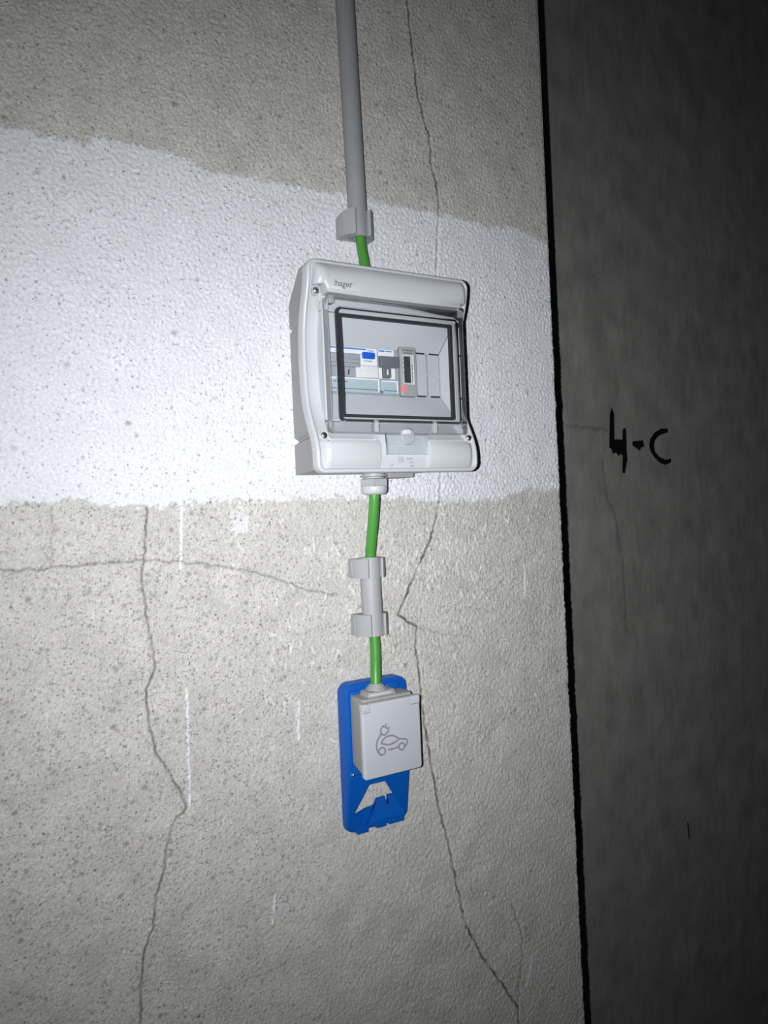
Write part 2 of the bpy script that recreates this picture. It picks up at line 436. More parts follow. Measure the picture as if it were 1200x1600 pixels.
# relief
g1 = band_noise(nz, nx, D, 6.0, 0.5, ax=1.0, az=1.2, rot=0.5)
g2 = band_noise(nz, nx, D, 4.0, 0.35)
g3 = band_noise(nz, nx, D, 60, 0.5)
gv = band_noise(nz, nx, D, 6.0, 0.5, ax=1.0, az=1.7, rot=0.1)
rightw = smoothstep(280, 460, GX)
leftlow = (1 - smoothstep(250, 420, GX))*smoothstep(230, 60, GZ)     # smoother, pitted area lower left
relief = np.where(GZ > 60, g1, g1*(1 - rightw) + gv*rightw)
amp = 0.27 - 0.12*leftlow + 0.05*paint
hh = amp*relief + 0.13*g2 + 0.2*g3
hh += paint*0.25 + ridm*0.55 + 0.3*dripm
# pits
pit = np.zeros((nz, nx)); r = random.Random(3)
def stamp(cx, cz, rad, depth):
    i0 = max(0, int((cx-2*rad-xg[0])/D)); i1 = min(nx, int((cx+2*rad-xg[0])/D)+2)
    j0 = max(0, int((cz-2*rad-ZB)/D)); j1 = min(nz, int((cz+2*rad-ZB)/D)+2)
    if i1 <= i0 or j1 <= j0: return
    d = np.hypot((GX[j0:j1, i0:i1]-cx)*r.uniform(0.8, 1.2), (GZ[j0:j1, i0:i1]-cz))/rad
    pit[j0:j1, i0:i1] = np.maximum(pit[j0:j1, i0:i1], depth*np.clip(1.3 - d, 0, 1))
for k in range(16000):
    x = r.uniform(XL, XE0); z = r.uniform(ZB, ZT)
    inpaint = np.interp(x, *zip(*PBOT)) < z < np.interp(x, *zip(*PTOP))
    pr = 0.10 if inpaint else (0.75 if z < 20 else 0.4)
    if z < 20: pr *= 1.0 if x < 330 else (0.6 if z > -160 else 0.25)
    if r.random() > pr: continue
    stamp(x, z, r.choice([0.9, 1.0, 1.1, 1.2, 1.3, 1.5, 1.8, 2.6 if r.random() < 0.35 else 1.0]), r.uniform(0.5, 1.0))
hh -= 0.9*pit
# cracks
crack = np.full((nz, nx), 99.0)
for k, (pl, jt) in enumerate([(CA, 0.9), (CB, 0.9)]): seg_dist(crack, xg, zg, pl, 9, jt, k)
fine = np.full((nz, nx), 99.0)
for k, pl in enumerate([CC, CE]): seg_dist(fine, xg, zg, pl, 9, 1.5, 20+k)
faint = np.full((nz, nx), 99.0)
for k, pl in enumerate([CD, CF]): seg_dist(faint, xg, zg, pl, 9, 1.5, 30+k)
crk = np.where(GX > 400, crack, crack*1.25); cr = smoothstep(2.0, 0.5, crk)*np.where(GX > 400, 1.0, 0.8); cf = smoothstep(1.6, 0.3, fine); cn = smoothstep(1.5, 0.3, faint)
hh -= 2.0*cr + 1.0*cf + 0.4*cn
hh += 0.35*smoothstep(9, 2, crack)*(e2 > 0)
# rounded crumbling edge
de = XE0 - GX
hh -= 2.2*np.clip(1 - de/4.0, 0, 1)**2
# albedo
conc = np.array([0.525, 0.511, 0.487]); pnt = np.array([0.70, 0.705, 0.755])
mott = band_noise(nz, nx, D, 90, 0.7)
fineg = band_noise(nz, nx, D, 3.2, 0.4); midg = band_noise(nz, nx, D, 14, 0.6)
val = 1 + 0.035*mott + 0.075*fineg + 0.03*midg
C3 = conc[None, None, :]*val[..., None]
C3 = C3*(1 - ridm[..., None]*0.7) + np.array([0.78, 0.765, 0.73])*ridm[..., None]*0.7
pm = np.clip(paint + 0.8*smear + dripm, 0, 1)[..., None]
pnt3 = pnt[None, None, :]*(1 + 0.12*dripm*(1 - paint))[..., None]*(1 + 0.012*fineg + 0.012*mott)[..., None]
C3 = C3*(1 - pm) + pnt3*pm
C3 *= (1 - 0.50*np.clip(pit, 0, 1))[..., None]  # pits darkened in colour for dirt and the shade inside them
painted_crack = 1 - 0.55*paint
C3 *= (1 - 0.78*cr*painted_crack*np.clip(0.9 + 0.2*e2, 0.4, 1.1))[..., None]
C3 *= (1 - 0.42*cf*painted_crack)[..., None]*(1 - 0.22*cn)[..., None]
ej = band_noise(nz, 8, D, 12, 0.6)[:, :1]*0.3 + band_noise(nz, 8, D, 50, 0.5)[:, 4:5]*0.25
xe = 719.3 + (661.4 - zg[:, None])*0.00774 + ej
WX = XL + (GX - XL)*((xe - XL)/(XE0 - XL))
WX = np.where(GX > 600, WX, GX + (WX - GX)*np.clip((GX - 300)/300, 0, 1))
PD = np.where(GZ > 20, 0.16, 0.48 - 0.28*smoothstep(250, 420, GX)) - 0.22*smoothstep(-150, -500, GZ)
PD = np.clip(PD*(1 - paint) + 0.16*paint + 0.05*mott, 0, 1)
cc = [0.50, 0.485, 0.45]; TH = 0.16
zb, zt = Z0 + ZB/1000, Z0 + ZT/1000; xl = XL/1000
xb, xt_ = 0.7305, 0.7185
ext = [
 ([(xl, 0, 0), (xb, 0, 0), (xb, 0, zb), (xl, 0, zb)], cc),
 ([(xl, 0, zt), (xt_, 0, zt), (xt_, 0, 2.95), (xl, 0, 2.95)], cc),
 ([(-1.6, 0, 0), (xl, 0, 0), (xl, 0, zb), (-1.6, 0, zb)], cc),
 ([(-1.6, 0, zt), (xl, 0, zt), (xl, 0, 2.95), (-1.6, 0, 2.95)], cc),
 ([(-1.6, 0, Z0+0.018), (xl, 0, Z0+0.018), (xl, 0, Z0+0.350), (-1.6, 0, Z0+0.350)], [0.70, 0.705, 0.755]),
 ([(-1.6, 0, zb), (xl, 0, zb), (xl, 0, Z0+0.018), (-1.6, 0, Z0+0.018)], cc),
 ([(-1.6, 0, Z0+0.350), (xl, 0, Z0+0.350), (xl, 0, zt), (-1.6, 0, zt)], cc),
 ([(xb-0.0015, 0.0015, 0), (xb-0.0015, TH, 0), (xt_-0.0015, TH, 2.95), (xt_-0.0015, 0.0015, 2.95)], cc),
 ([(-1.6, TH, 0), (-1.6, TH, 2.95), (xt_, TH, 2.95), (xb, TH, 0)], cc),
]
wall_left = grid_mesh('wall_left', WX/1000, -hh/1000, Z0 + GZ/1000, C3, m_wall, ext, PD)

# ---- wall_back: smooth dark concrete beyond the wall's end
YB = 0.40
DB = 4.0
bz = np.arange(-1360, 1300 + DB, DB); bx = np.arange(800, 2300 + DB, DB)
BX, BZ = np.meshgrid(bx, bz); nzb, nxb = BX.shape
n1 = band_noise(nzb, nxb, DB, 180, 0.7); n2 = band_noise(nzb, nxb, DB, 30, 0.6, ax=1.0, az=5.0); n3 = band_noise(nzb, nxb, DB, 14, 0.5)
bcr = np.full((nzb, nxb), 99.0)
for k, pl in enumerate([[(1134.0, 155.3), (1188.3, 152.4), (1254.0, 148.2)], [(1234.9, 83.0), (1245.5, 1.5), (1263.2, -26.3), (1281.8, -109.4), (1287.2, -219.8), (1287.1, -288.6)]]):
    seg_dist(bcr, bx, bz, pl, 14, 2.5, 70+k)
bc = smoothstep(4.5, 0.5, bcr)
bh = 0.5*n1 + 0.12*n3 - 0.8*bc
bcol = np.array([0.40, 0.395, 0.375])[None, None, :]*(1 + 0.05*n1 + 0.035*n2 + 0.03*n3)[..., None]*(1 - 0.30*bc)[..., None]
tk = 0.15
extb = [([(0.35, YB, 0), (0.8, YB, 0), (0.8, YB, 2.95), (0.35, YB, 2.95)], [0.40, 0.395, 0.375]),
        ([(2.3, YB, 0), (3.6, YB, 0), (3.6, YB, 2.95), (2.3, YB, 2.95)], [0.40, 0.395, 0.375]),
        ([(0.8, YB, 0), (2.3, YB, 0), (2.3, YB, 0.142), (0.8, YB, 0.142)], [0.40, 0.395, 0.375]),
        ([(0.8, YB, 2.798), (2.3, YB, 2.798), (2.3, YB, 2.95), (0.8, YB, 2.95)], [0.40, 0.395, 0.375]),
        ([(0.35, YB+tk, 0), (0.35, YB+tk, 2.95), (3.6, YB+tk, 2.95), (3.6, YB+tk, 0)], [0.40, 0.395, 0.375])]
wall_back = grid_mesh('wall_back', BX/1000, YB - bh/1000, Z0 + BZ/1000, bcol, m_back, extb)
def back_mark(name, outline):
    bm = new(); poly(bm, outline, -399.6, -398.4); return obj(name, bm, m_mark, wall_back)
FOUR = [(1265.6, 195.4), (1273.0, 184.8), (1270.9, 128.5), (1295.8, 128.7), (1298.3, 150.6), (1303.5, 153.7), (1307.7, 150.8), (1307.3, 111.3), (1307.7, 85.1), (1299.0, 55.8), (1291.6, 56.8), (1295.0, 93.8), (1287.7, 98.2), (1282.5, 92.9), (1275.5, 100.3), (1264.2, 98.1), (1262.3, 106.8), (1255.2, 111.1), (1260.4, 180.1)]
DASH = [(1327.2, 125.5), (1359.5, 127.2), (1363.3, 113.9), (1353.4, 111.6), (1348.5, 104.9), (1336.0, 111.5), (1326.6, 115.9)]
CEE = [(1441.3, 155.4), (1444.8, 146.3), (1426.9, 142.9), (1409.7, 136.8), (1399.1, 127.6), (1395.1, 116.3), (1397.6, 102.8), (1410.3, 91.6), (1430.2, 84.7), (1450.8, 87.0), (1448.9, 77.8), (1429.5, 73.4), (1412.8, 78.0), (1396.8, 89.3), (1384.3, 102.8), (1379.8, 116.2), (1384.7, 131.9), (1400.2, 145.6), (1420.8, 154.1)]
for s in (FOUR, DASH, CEE): back_mark('marker_stroke', s)
back_mark('marker_stroke', [(1456, -738), (1459, -738), (1461.5, -774), (1459.5, -775)])
def plain(name, lo, hi, m):
    bm = new(); bmesh.ops.create_cube(bm, size=1.0)
    for v in bm.verts: v.co = Vector([lo[i] + (v.co[i] + 0.5)*(hi[i] - lo[i]) for i in range(3)])
    o = obj(name, bm, m); o['kind'] = 'structure'; return o
plain('floor', (-1.6, -2.5, -0.1), (3.6, 0.55, 0.0), m_floor)
plain('ceiling', (-1.6, -2.5, 2.95), (3.6, 0.55, 3.05), m_floor)

# ================================================================== DISTRIBUTION BOX
box = root('distribution_box', 'light grey plastic distribution box with a clear hinged door, on the white painted band', 'distribution box', (415, 1, 139))
KZ = [36.5, 45, 55, 66, 79, 92, 105, 118, 149, 176, 195, 205, 214, 226, 235, 241.5]
KH = [99.5, 101, 101, 99.2, 93.2, 86.5, 82, 80, 78.3, 80, 84.5, 88.5, 92, 95, 96, 95.2]
_z = np.linspace(30, 248, 219); _h = np.interp(_z, KZ, KH)
_k = np.exp(-0.5*(np.arange(-9, 10)/3.2)**2); _k /= _k.sum()
_hs = np.convolve(np.pad(_h, 9, 'edge'), _k, 'valid')
def F(z): return float(np.interp(z, _z, _hs))
# back box, tapered towards the wall, with notched sides
bm = new()
secs = []
for z, nb, nf, hb in [(40, 0, 0, 2), (72, 0, 0, 2), (74.6, 5, 1.2, 2), (76.4, 5, 1.2, 2), (79.5, 0, 0, 2), (86, 0, 0, 2), (92, 0, 0, 2), (98, 0, 0, 2), (105, 0, 0, 2), (118, 0, 0, 2), (149, 0, 0, 2), (168, 0, 0, 2), (180, 0, 0, 2), (190, 0, 0, 2), (193, 4, 0.6, 2), (196, 0, 0, 2), (219, 0, 0, 2), (224, 0, 0, 14), (232, 0, 0, 46), (238, 0, 0, 70)]:
    t = (hb - 2)/70.0
    xb0 = 342 + (322.5 - 342)*t; xb1 = 488 + (507.5 - 488)*t
    fr = F(z) - 8
    secs.append([(xb0 + nb, hb, z), (xb1 - nb, hb, z), (507.5 - nf, fr, z), (322.5 + nf, fr, z)])
_v = loft(bm, secs)
for A_, B_ in zip(_v[:-1], _v[1:]):                     # open towards the lid
    f = bm.faces.get((A_[2], A_[3], B_[3], B_[2]))
    if f: bm.faces.remove(f)
obj('back_box', bm, m_base, box, 'mid grey back box with notched tapering sides', smooth=20)
bm = new(); block(bm, 440, 474, 34.5, 44, 3, 30, 2, 1); obj('mounting_foot', bm, m_base, box)
# lid
bm = new()
def O(i, n=22): return rr(320, 510, 36.5, 241.5, 9, i, n=n, nc=6)
rings = [hring(O(1.2), lambda z: F(z) - 12), hring(O(0.2), lambda z: F(z) - 11.4), hring(O(0), lambda z: F(z) - 2.2),
         hring(O(0.35), lambda z: F(z) - 1.0), hring(O(1.1), lambda z: F(z) - 0.25), hring(O(2.0), F), hring(O(3.0), lambda z: F(z) - 0.15),
         hring(O(3.8), lambda z: F(z) - 0.9), hring(O(4.3), lambda z: F(z) - 2.4), hring(O(5.5), lambda z: F(z) - 3.0), hring(O(10), lambda z: F(z) - 3.0),
         hring(rr(337, 498, 70, 206, 3, 0, n=22, nc=6), lambda z: F(z) - 3.4),
         hring(rr(337, 497, 88, 196, 3, 0, n=22, nc=6), 76.0),
         hring(rr(337, 497, 88, 196, 3, 0, n=22, nc=6), 88.0), hring(rr(339, 495, 90, 194, 2, 0, n=22, nc=6), 88.0),
         hring(rr(339, 495, 90, 194, 2, 0, n=22, nc=6), 66.0)]
loft(bm, rings, False, False)
def bulge(bm, xs, zlo, zhi, peak, base=84, lowlip=4.0, skew=0.55):
    """swollen bar along x; xs = [(x, s, zlow or None, zhigh or None)...], s = swelling 0..1"""
    sec = []
    for x, s, a, b in xs:
        a = zlo if a is None else a; b = zhi if b is None else b
        ring = [(x, base, a)]
        for i in range(15):
            t = i/14.0; z = a + (b - a)*t
            c = abs(2*(t - skew)/(2*max(skew, 1 - skew)))
            q = (1 - c**2.6)
            edge = peak - lowlip
            ring.append((x, base + (edge + (peak - edge)*max(q, 0) - base)*s, z))
        ring.append((x, base, b)); sec.append(ring)
    loft(bm, sec)
lft = lambda x, lo=None, hi=None: [(x, .35, lo, hi), (x+1.0, .66, lo, hi), (x+2.5, .85, lo, hi), (x+4.5, .95, lo, hi), (x+7, .99, lo, hi)]
def mir(seq, x0, x1): return [(x0 + x1 - a, s, lo, hi) for a, s, lo, hi in reversed(seq)]
L_ = lft(325.5, 216.5) + [(335.5, 1, 216.5, None), (338.5, 1, 209.2, None)]
R_ = [(494, 1, 209.2, None), (496.5, 1, 214.0, None)] + [(x, s, 214.0, None) for x, s, _, _ in mir(lft(325.5), 325.5, 505.0)]
bulge(bm, L_ + [(380, 1, None, None), (450, 1, None, None)] + R_, 208.5, 237.2, 102.6, lowlip=5.5, skew=0.42)
bulge(bm, lft(326, None, 66.5) + [(334, 1, None, 68), (386.5, 1, None, 68), (388.6, .97, None, 68), (389.2, .6, None, 68)], 41, 68, 103.4, lowlip=4.5, skew=0.55)
bulge(bm, [(447, .6, None, 68), (447.6, .97, None, 68), (449.6, 1, None, 68), (496, 1, None, 68)] + [(x, s, lo, 66.5) for x, s, lo, hi in mir(lft(326), 326, 505)], 41, 68, 103.4, lowlip=4.5, skew=0.55)
bulge(bm, [(388.5, .98, None, None), (447.8, .98, None, None)], 40.5, 74, 99.0, lowlip=2.5, skew=0.45)
lid = obj('lid', bm, m_lid, box, 'pale grey front with rounded bars above and below the door', smooth=32)
obj('brand_lettering', lettering(':hager', 8.4, 343.5, 215.2, 102.55, 0.3), m_ink, lid)
# small embossed marks under the latch (too small to read)
bm = new()
ringband(bm, rr(410.8, 416.2, 46.6, 52.0, .2, 0), rr(410.8, 416.2, 46.6, 52.0, .2, .6), 99.3, 99.3, 98)
ringband(bm, rr(410.8, 416.2, 46.6, 52.0, .2, 1.5), rr(410.8, 416.2, 46.6, 52.0, .2, 2.0), 99.3, 99.3, 98)
for x0, x1, z in [(420.5, 428, 50.2), (423.5, 428.5, 46.4), (424, 430, 42.8)]:
    x = x0
    while x < x1 - 0.4:
        w = random.Random(int(x*10)).uniform(0.7, 1.3); block(bm, x, min(x + w, x1), z - 0.75, z + 0.75, 97, 99.25, .1, .05, 1); x += w + 0.45
for a, b in [((399.5, 42.5), (402.5, 42.5)), ((402.5, 42.5), (404, 44.5)), ((400.5, 44.5), (404, 44.5))]:
    ribbon(bm, [a, b], 0.5, 97, 99.15)
obj('embossed_marks', bm, m_inkl, lid)
# four lid screws
for sx, sz, hs in [(330.2, 212, 91.6), (331.2, 72.8, 93.6), (502.5, 209, 91.0), (504, 72.2, 93.8)]:
    bm = new()
    lathe_h(bm, sx, sz, [(3.4, hs - 8), (3.4, hs + .6), (3.1, hs + 1.3), (2.3, hs + 1.9), (1.2, hs + 2.1)], 18)
    s = obj('lid_screw', bm, m_steel, box, 'shiny metal screw', smooth=40)
    bm = new(); block(bm, sx - 2.0, sx + 2.0, sz - .38, sz + .38, hs + 1.6, hs + 2.25, .1, .05, 1); block(bm, sx - .38, sx + .38, sz - 2.0, sz + 2.0, hs + 1.6, hs + 2.25, .1, .05, 1)
    obj('cross_slot', bm, m_dark, s)
    bm = new(); ringband(bm, [(sx + 4.6*math.cos(a), sz + 4.6*math.sin(a)) for a in np.linspace(0, 2*math.pi, 21)[:-1]], [(sx + 3.7*math.cos(a), sz + 3.7*math.sin(a)) for a in np.linspace(0, 2*math.pi, 21)[:-1]], hs + .3, hs + .1, hs - 6)
    obj('screw_pocket', bm, m_lid, box, smooth=40)
# inner cover: four sloping panels round the breaker window
CX0, CX1, CZ0, CZ1, HC = 343.0, 486.5, 118.0, 165.5, 70.0
OX0, OX1, OZ0, OZ1, HO = 339.5, 494.5, 90.5, 193.5, 86.5
def slope_panel(q, label=None):
    bm = new(); a = [bm.verts.new(P(*p)) for p in q]; b = [bm.verts.new(P(p[0], p[1] - 1.6, p[2])) for p in q]
    bm.faces.new(a); bm.faces.new(b)
    for i in range(4): bm.faces.new((a[i], a[(i+1) % 4], b[(i+1) % 4], b[i]))
    return obj('cover_panel', bm, m_cover, box)
g = 0.8
slope_panel([(CX0 + g, HC, CZ1), (CX1 - g, HC, CZ1), (OX1 - g, HO, OZ1), (OX0 + g, HO, OZ1)])
slope_panel([(CX0 + g, HC, CZ0), (CX1 - g, HC, CZ0), (OX1 - g, HO, OZ0), (OX0 + g, HO, OZ0)])
slope_panel([(CX1, HC, CZ0 + g), (CX1, HC, CZ1 - g), (OX1, HO, OZ1 - g), (OX1, HO, OZ0 + g)])
slope_panel([(CX0, HC, CZ0 + g), (CX0, HC, CZ1 - g), (OX0, HO, OZ1 - g), (OX0, HO, OZ0 + g)])
bm = new(); block(bm, 338, 496, 89, 195, 40, 62, 2, .5); obj('interior_shade_block', bm, m_gap, box, 'dark block behind the cover, for the shade inside the box')  # near-black block stands in for the shade seen through the cover's gaps
# blanking plates joined at their middles by small bridges
for x0, x1 in [(453.8, 468.7), (471.0, 485.3)]:
    bm = new(); block(bm, x0, x1, 119.8, 163.7, 66, 70.2, .3, .2, 1)
    for zc in (141.5,): block(bm, x1 - .6, x1 + 1.6, zc - 1.2, zc + 1.2, 66, 70.0, .1, .05, 1)
    for zc in (118.6, 164.8): block(bm, x0 - 1.6, x0 + 2.2, zc - 1.0, zc + 1.0, 66, 70.0, .1, .05, 1)
    obj('blanking_plate', bm, m_cover, box)
# clear door
bm = new()
dn = 3
def DO(i): return rr(338.5, 500.5, 75.5, 207.5, 4, i, n=dn)
def DW(i): return rr(346, 492, 85.5, 197, 6, i, n=dn)
rings = [hring(DO(0), 87), hring(DO(0), 95.4), hring(DO(.5), 96.4), hring(DO(1.4), 96.8), hring(DW(0), 96.8), hring(DW(.4), 100.6), hring(DW(1.2), 101.4), hring(DW(4), 101.6), hring(DW(12), 101.6)]
loft(bm, rings, False, True)
door = obj('clear_door', bm, m_clear, box, 'transparent hinged door over the breakers', smooth=30)
bm = new(); ringband(bm, DO(-.05), DO(1.1), 96.2, 96.9, 87.5); obj('door_edge', bm, m_clear2, door, smooth=30)
bm = new(); ringband(bm, DW(1.4), DW(2.7), 100.4, 100.4, 99.4); obj('door_dark_line', bm, m_dark, door, 'outer dark line, a painted reflection in the clear door', smooth=40)  # both opaque dark rings stand in for reflections in the pane's side walls
bm = new(); ringband(bm, rr(347.6, 490.4, 87, 195.5, 6, 4.3, n=dn), rr(347.6, 490.4, 87, 195.5, 6, 6.9, n=dn), 95.5, 95.5, 91.0); obj('door_dark_line', bm, m_dark, door, 'inner dark line, a painted reflection in the clear door', smooth=40)
bm = new(); ringband(bm, DW(-.7), DW(.5), 97.6, 97.6, 96.9); obj('window_ledge', bm, m_clear2, door, smooth=40)
# hinge bar and knuckles along the top, bar and latch along the bottom
bm = new(); tube(bm, [(349, 95.5, 203.2), (494, 95.5, 203.2)], 1.9, 12); obj('hinge_bar', bm, m_clear2, door, smooth=40)
for x in (343, 496.5):
    bm = new(); block(bm, x - 3.2, x + 3.2, 199.5, 207.3, 90, 98.5, 1.2, .8); obj('hinge_knuckle', bm, m_clear2, door, smooth=40)
bm = new(); tube(bm, [(368, 98.5, 79.2), (474, 98.5, 79.2)], 1.7, 12); obj('latch_bar', bm, m_clear2, door, smooth=40)
for x in (385.5, 455.5):
    bm = new(); block(bm, x - 2.6, x + 2.6, 76.2, 88.5, 95, 101.6, .8, .5); obj('latch_bracket', bm, m_clear2, door, smooth=40)
bm = new()
loft(bm, [[(x, 99.3, 74.4), (x, 101.2, 74.4), (x, 101.8, 70), (x, 102.8, 62), (x, 103.0, 55.2), (x, 102.4, 53.6), (x, 101.2, 53.6), (x, 101.0, 61), (x, 99.8, 69)] for x in (395.6, 396.2, 444.0, 444.6)])
latch = obj('latch_tab', bm, m_clear, door, 'clear pull tab of the latch', smooth=25)
bm = new()
for a, b in [((395.9, 74), (395.9, 54.6)), ((444.3, 74), (444.3, 54.6)), ((396.5, 54.0), (444, 54.0)), ((396.5, 58.6), (444, 58.6)), ((396.5, 64.5), (444, 64.5))]:
    ribbon(bm, [a, b], 0.7, 102.6, 103.3)
obj('tab_edges', bm, m_clear2, latch)
bm = new(); lathe_h(bm, 420, 72.0, [(8.6, 101.9), (8.6, 103), (7.8, 104.2), (5.5, 104.8)], 24); obj('latch_knob', bm, m_clear2, latch, smooth=30)
bm = new(); block(bm, 416, 425, 74.6, 79.2, 97, 103.5, 1.5, 1.2); obj('latch_catch', bm, m_white, latch, smooth=40)
# cable gland below the box
bm = new(); lathe_z(bm, 416.5, 38, [(12, 44), (12, 37.2), (14.6, 37.2), (14.6, 35.4), (11.4, 35.0), (11.4, 33.2)], 28)
gl = obj('cable_gland', bm, m_clip, box, 'pale grey cable gland under the box', smooth=30)
bm = new(); lathe_z(bm, 416.5, 38, [(14.0, 33.4), (16.2, 32.4), (16.2, 25.6), (14.6, 24.4)], 6); gn = obj('gland_nut', bm, m_clip, gl)
bm = new(); lathe_z(bm, 416.5, 38, [(14.2, 25.0), (14.2, 21.5), (13.6, 18.6), (12.2, 16.8), (10.0, 16.0), (6.2, 15.9)], 30); obj('gland_dome', bm, m_lid, gl, smooth=40)

# ---- devices behind the door
rcd = root('residual_current_breaker', 'wide grey breaker with a blue button, left behind the clear door', 'breaker', (375, 60, 118))
bm = new(); block(bm, 343.8, 406.4, 117.6, 164.8, 62.5, 72.5, .8, .6); obj('body', bm, m_devg, rcd)
bm = new(); block(bm, 344.2, 406, 158.2, 164.6, 72, 73.6, .3, .2, 1); p = obj('top_label', bm, m_white, rcd, 'white strip with a blue line')
bm = new(); block(bm, 344.6, 393, 162.4, 163.9, 73, 73.75, .1, .05, 1); block(bm, 394.5, 402, 161.6, 162.6, 73, 73.75, .1, .05, 1); obj('blue_line', bm, m_bluein, p)
bm = new(); block(bm, 386, 405.8, 147, 158.0, 72, 73.8, .5, .3, 2); obj('button_surround', bm, m_white, rcd)
bm = new(); block(bm, 388.0, 402.4, 153.6, 160.4, 73, 76.0, 1.5, .8); obj('test_button', bm, m_bluebtn, rcd, 'blue push button', smooth=40)
bm = new(); block(bm, 390, 400, 151.2, 151.9, 73, 74.0, .1, .05, 1); obj('button_print', bm, m_ink, rcd)
bm = new(); block(bm, 345, 385.4, 144.5, 157.6, 72, 75.0, 1.0, .8); block(bm, 347, 384, 148, 152, 74, 77.5, 1.0, .8); obj('toggle', bm, m_devg, rcd, smooth=40)
bm = new(); block(bm, 345, 380, 134.2, 144, 72, 73.4, .4, .2, 2); p = obj('side_panel', bm, m_devg, rcd)
bm = new(); ribbon(bm, [(371.6, 136.8), (372.6, 142)], 1.3, 73.2, 73.8); obj('panel_mark', bm, m_dark, p)
bm = new(); block(bm, 380.6, 406.2, 134.4, 146.6, 72, 73.9, .6, .3, 2); obj('data_label', bm, m_paper, rcd, 'white printed data label', smooth=40)
bm = new(); block(bm, 344.4, 405.4, 118.4, 133.4, 72, 77.5, .8, .8); p = obj('label_holder', bm, m_tint, rcd, 'pale cyan clear label holder', smooth=40)
bm = new(); block(bm, 344.8, 405.0, 131.6, 133.0, 77, 78.2, .3, .3, 2); block(bm, 403.6, 405.2, 119, 133, 77, 78.0, .3, .3, 2); obj('holder_ridge', bm, m_white, p)
bm = new(); block(bm, 344.8, 403, 121.4, 122.2, 77, 77.9, .1, .05, 1); block(bm, 352, 360, 128.2, 129.4, 77, 77.7, .1, .05, 1); block(bm, 362, 368, 128.2, 129.4, 77, 77.7, .1, .05, 1); obj('holder_print', bm, m_ink, p)

mcb = root('circuit_breaker', 'narrow breaker with a dark grey toggle, beside the wide breaker with a blue button', 'breaker', (420, 60, 118))
bm = new(); block(bm, 407.2, 432.4, 117.6, 164.8, 62.5, 72.5, .8, .6); obj('body', bm, m_devg, mcb)
bm = new(); block(bm, 407.6, 426.5, 158.0, 164.6, 72, 73.6, .3, .2, 1); p = obj('top_label', bm, m_white, mcb, 'white strip with a blue dash')
bm = new(); block(bm, 408, 415, 162.2, 163.8, 73, 73.75, .1, .05, 1); block(bm, 416, 424, 162.4, 163.4, 73, 73.75, .1, .05, 1); obj('blue_dash', bm, m_bluein, p)
bm = new(); block(bm, 408.0, 430.6, 146.2, 157.4, 72, 77.5, 1.0, 1.0); p = obj('toggle', bm, m_tog, mcb, 'dark grey toggle with a white mark', smooth=40)
bm = new(); block(bm, 411.6, 420.6, 135.6, 147, 73, 76.5, .6, .5); obj('toggle_stem', bm, m_tog, p)
bm = new(); block(bm, 415.2, 416.8, 138.2, 143.6, 76, 77.0, .2, .1, 1); obj('toggle_mark', bm, m_white, p)
bm = new(); block(bm, 407.6, 411.2, 134.4, 145.6, 72, 73.4, .3, .2, 1); block(bm, 421.2, 427.0, 134.4, 145.8, 72, 73.6, .3, .2, 1); obj('data_label', bm, m_white, mcb)
bm = new(); block(bm, 407.4, 427.6, 118.4, 132.4, 72, 77.5, .8, .8); p = obj('label_holder', bm, m_tint, mcb, 'pale cyan clear label holder', smooth=40)
bm = new(); block(bm, 407.8, 427.2, 130.6, 132.0, 77, 78.2, .3, .3, 2); block(bm, 426.0, 427.4, 119, 132, 77, 78.0, .3, .3, 2); obj('holder_ridge', bm, m_white, p)
bm = new(); block(bm, 410, 426, 121.2, 122.0, 77, 77.9, .1, .05, 1); block(bm, 404.6, 409, 118.6, 121.4, 77, 78.2, .4, .2, 2); obj('holder_print', bm, m_ink, p)

met = root('energy_meter', 'slim grey energy meter with a dark display and red light, behind the clear door', 'meter', (442.5, 60, 118))
bm = new(); slab(bm, lambda i: rr(432.8, 452.6, 117.4, 169.0, 2.6, i), 62.5, 76.2, 1.0); obj('body', bm, m_metg, met, smooth=40)
bm = new(); ringband(bm, rr(432.4, 453.0, 117.0, 169.4, 2.8, 0), rr(432.4, 453.0, 117.0, 169.4, 2.8, 1.0), 72.2, 74, 70); obj('bezel_edge', bm, m_ink, met, smooth=40)
bm = new(); ringband(bm, rr(433.4, 448.4, 128.8, 161, 1, 0), rr(433.4, 448.4, 128.8, 161, 1, 1.0), 77.2, 76.6, 75.8); block(bm, 434.4, 447.6, 129.8, 160.2, 75.8, 76.5, .3, .2, 1); p = obj('display_frame', bm, m_metl, met, 'pale frame around the display')
bm = new(); block(bm, 436.4, 444.2, 131.2, 158.8, 76, 77.0, .4, .2, 2); obj('display', bm, m_lcd, p, 'dark display')
bm = new(); block(bm, 431.9 + 1.2, 437.4, 121.8, 127.8, 76, 77.4, .5, .4); obj('pulse_light', bm, m_led, met, 'small lit red light')
bm = new()
for x0, x1, z in [(434.6, 437.6, 165.6), (438.0, 448.8, 165.2), (436.5, 447.5, 162.3)]: block(bm, x0, x1, z - .7, z + .7, 76, 76.5, .1, .05, 1)
for z in (134, 138, 141.5, 146, 149): block(bm, 446.2, 447.2, z - 1.2, z + 1.2, 76.3, 76.7, .1, .05, 1)
for z in (142, 147, 152, 156): block(bm, 434.9, 435.6, z - 1.2, z + 1.2, 76.3, 76.7, .1, .05, 1)
obj('meter_print', bm, m_ink, met)

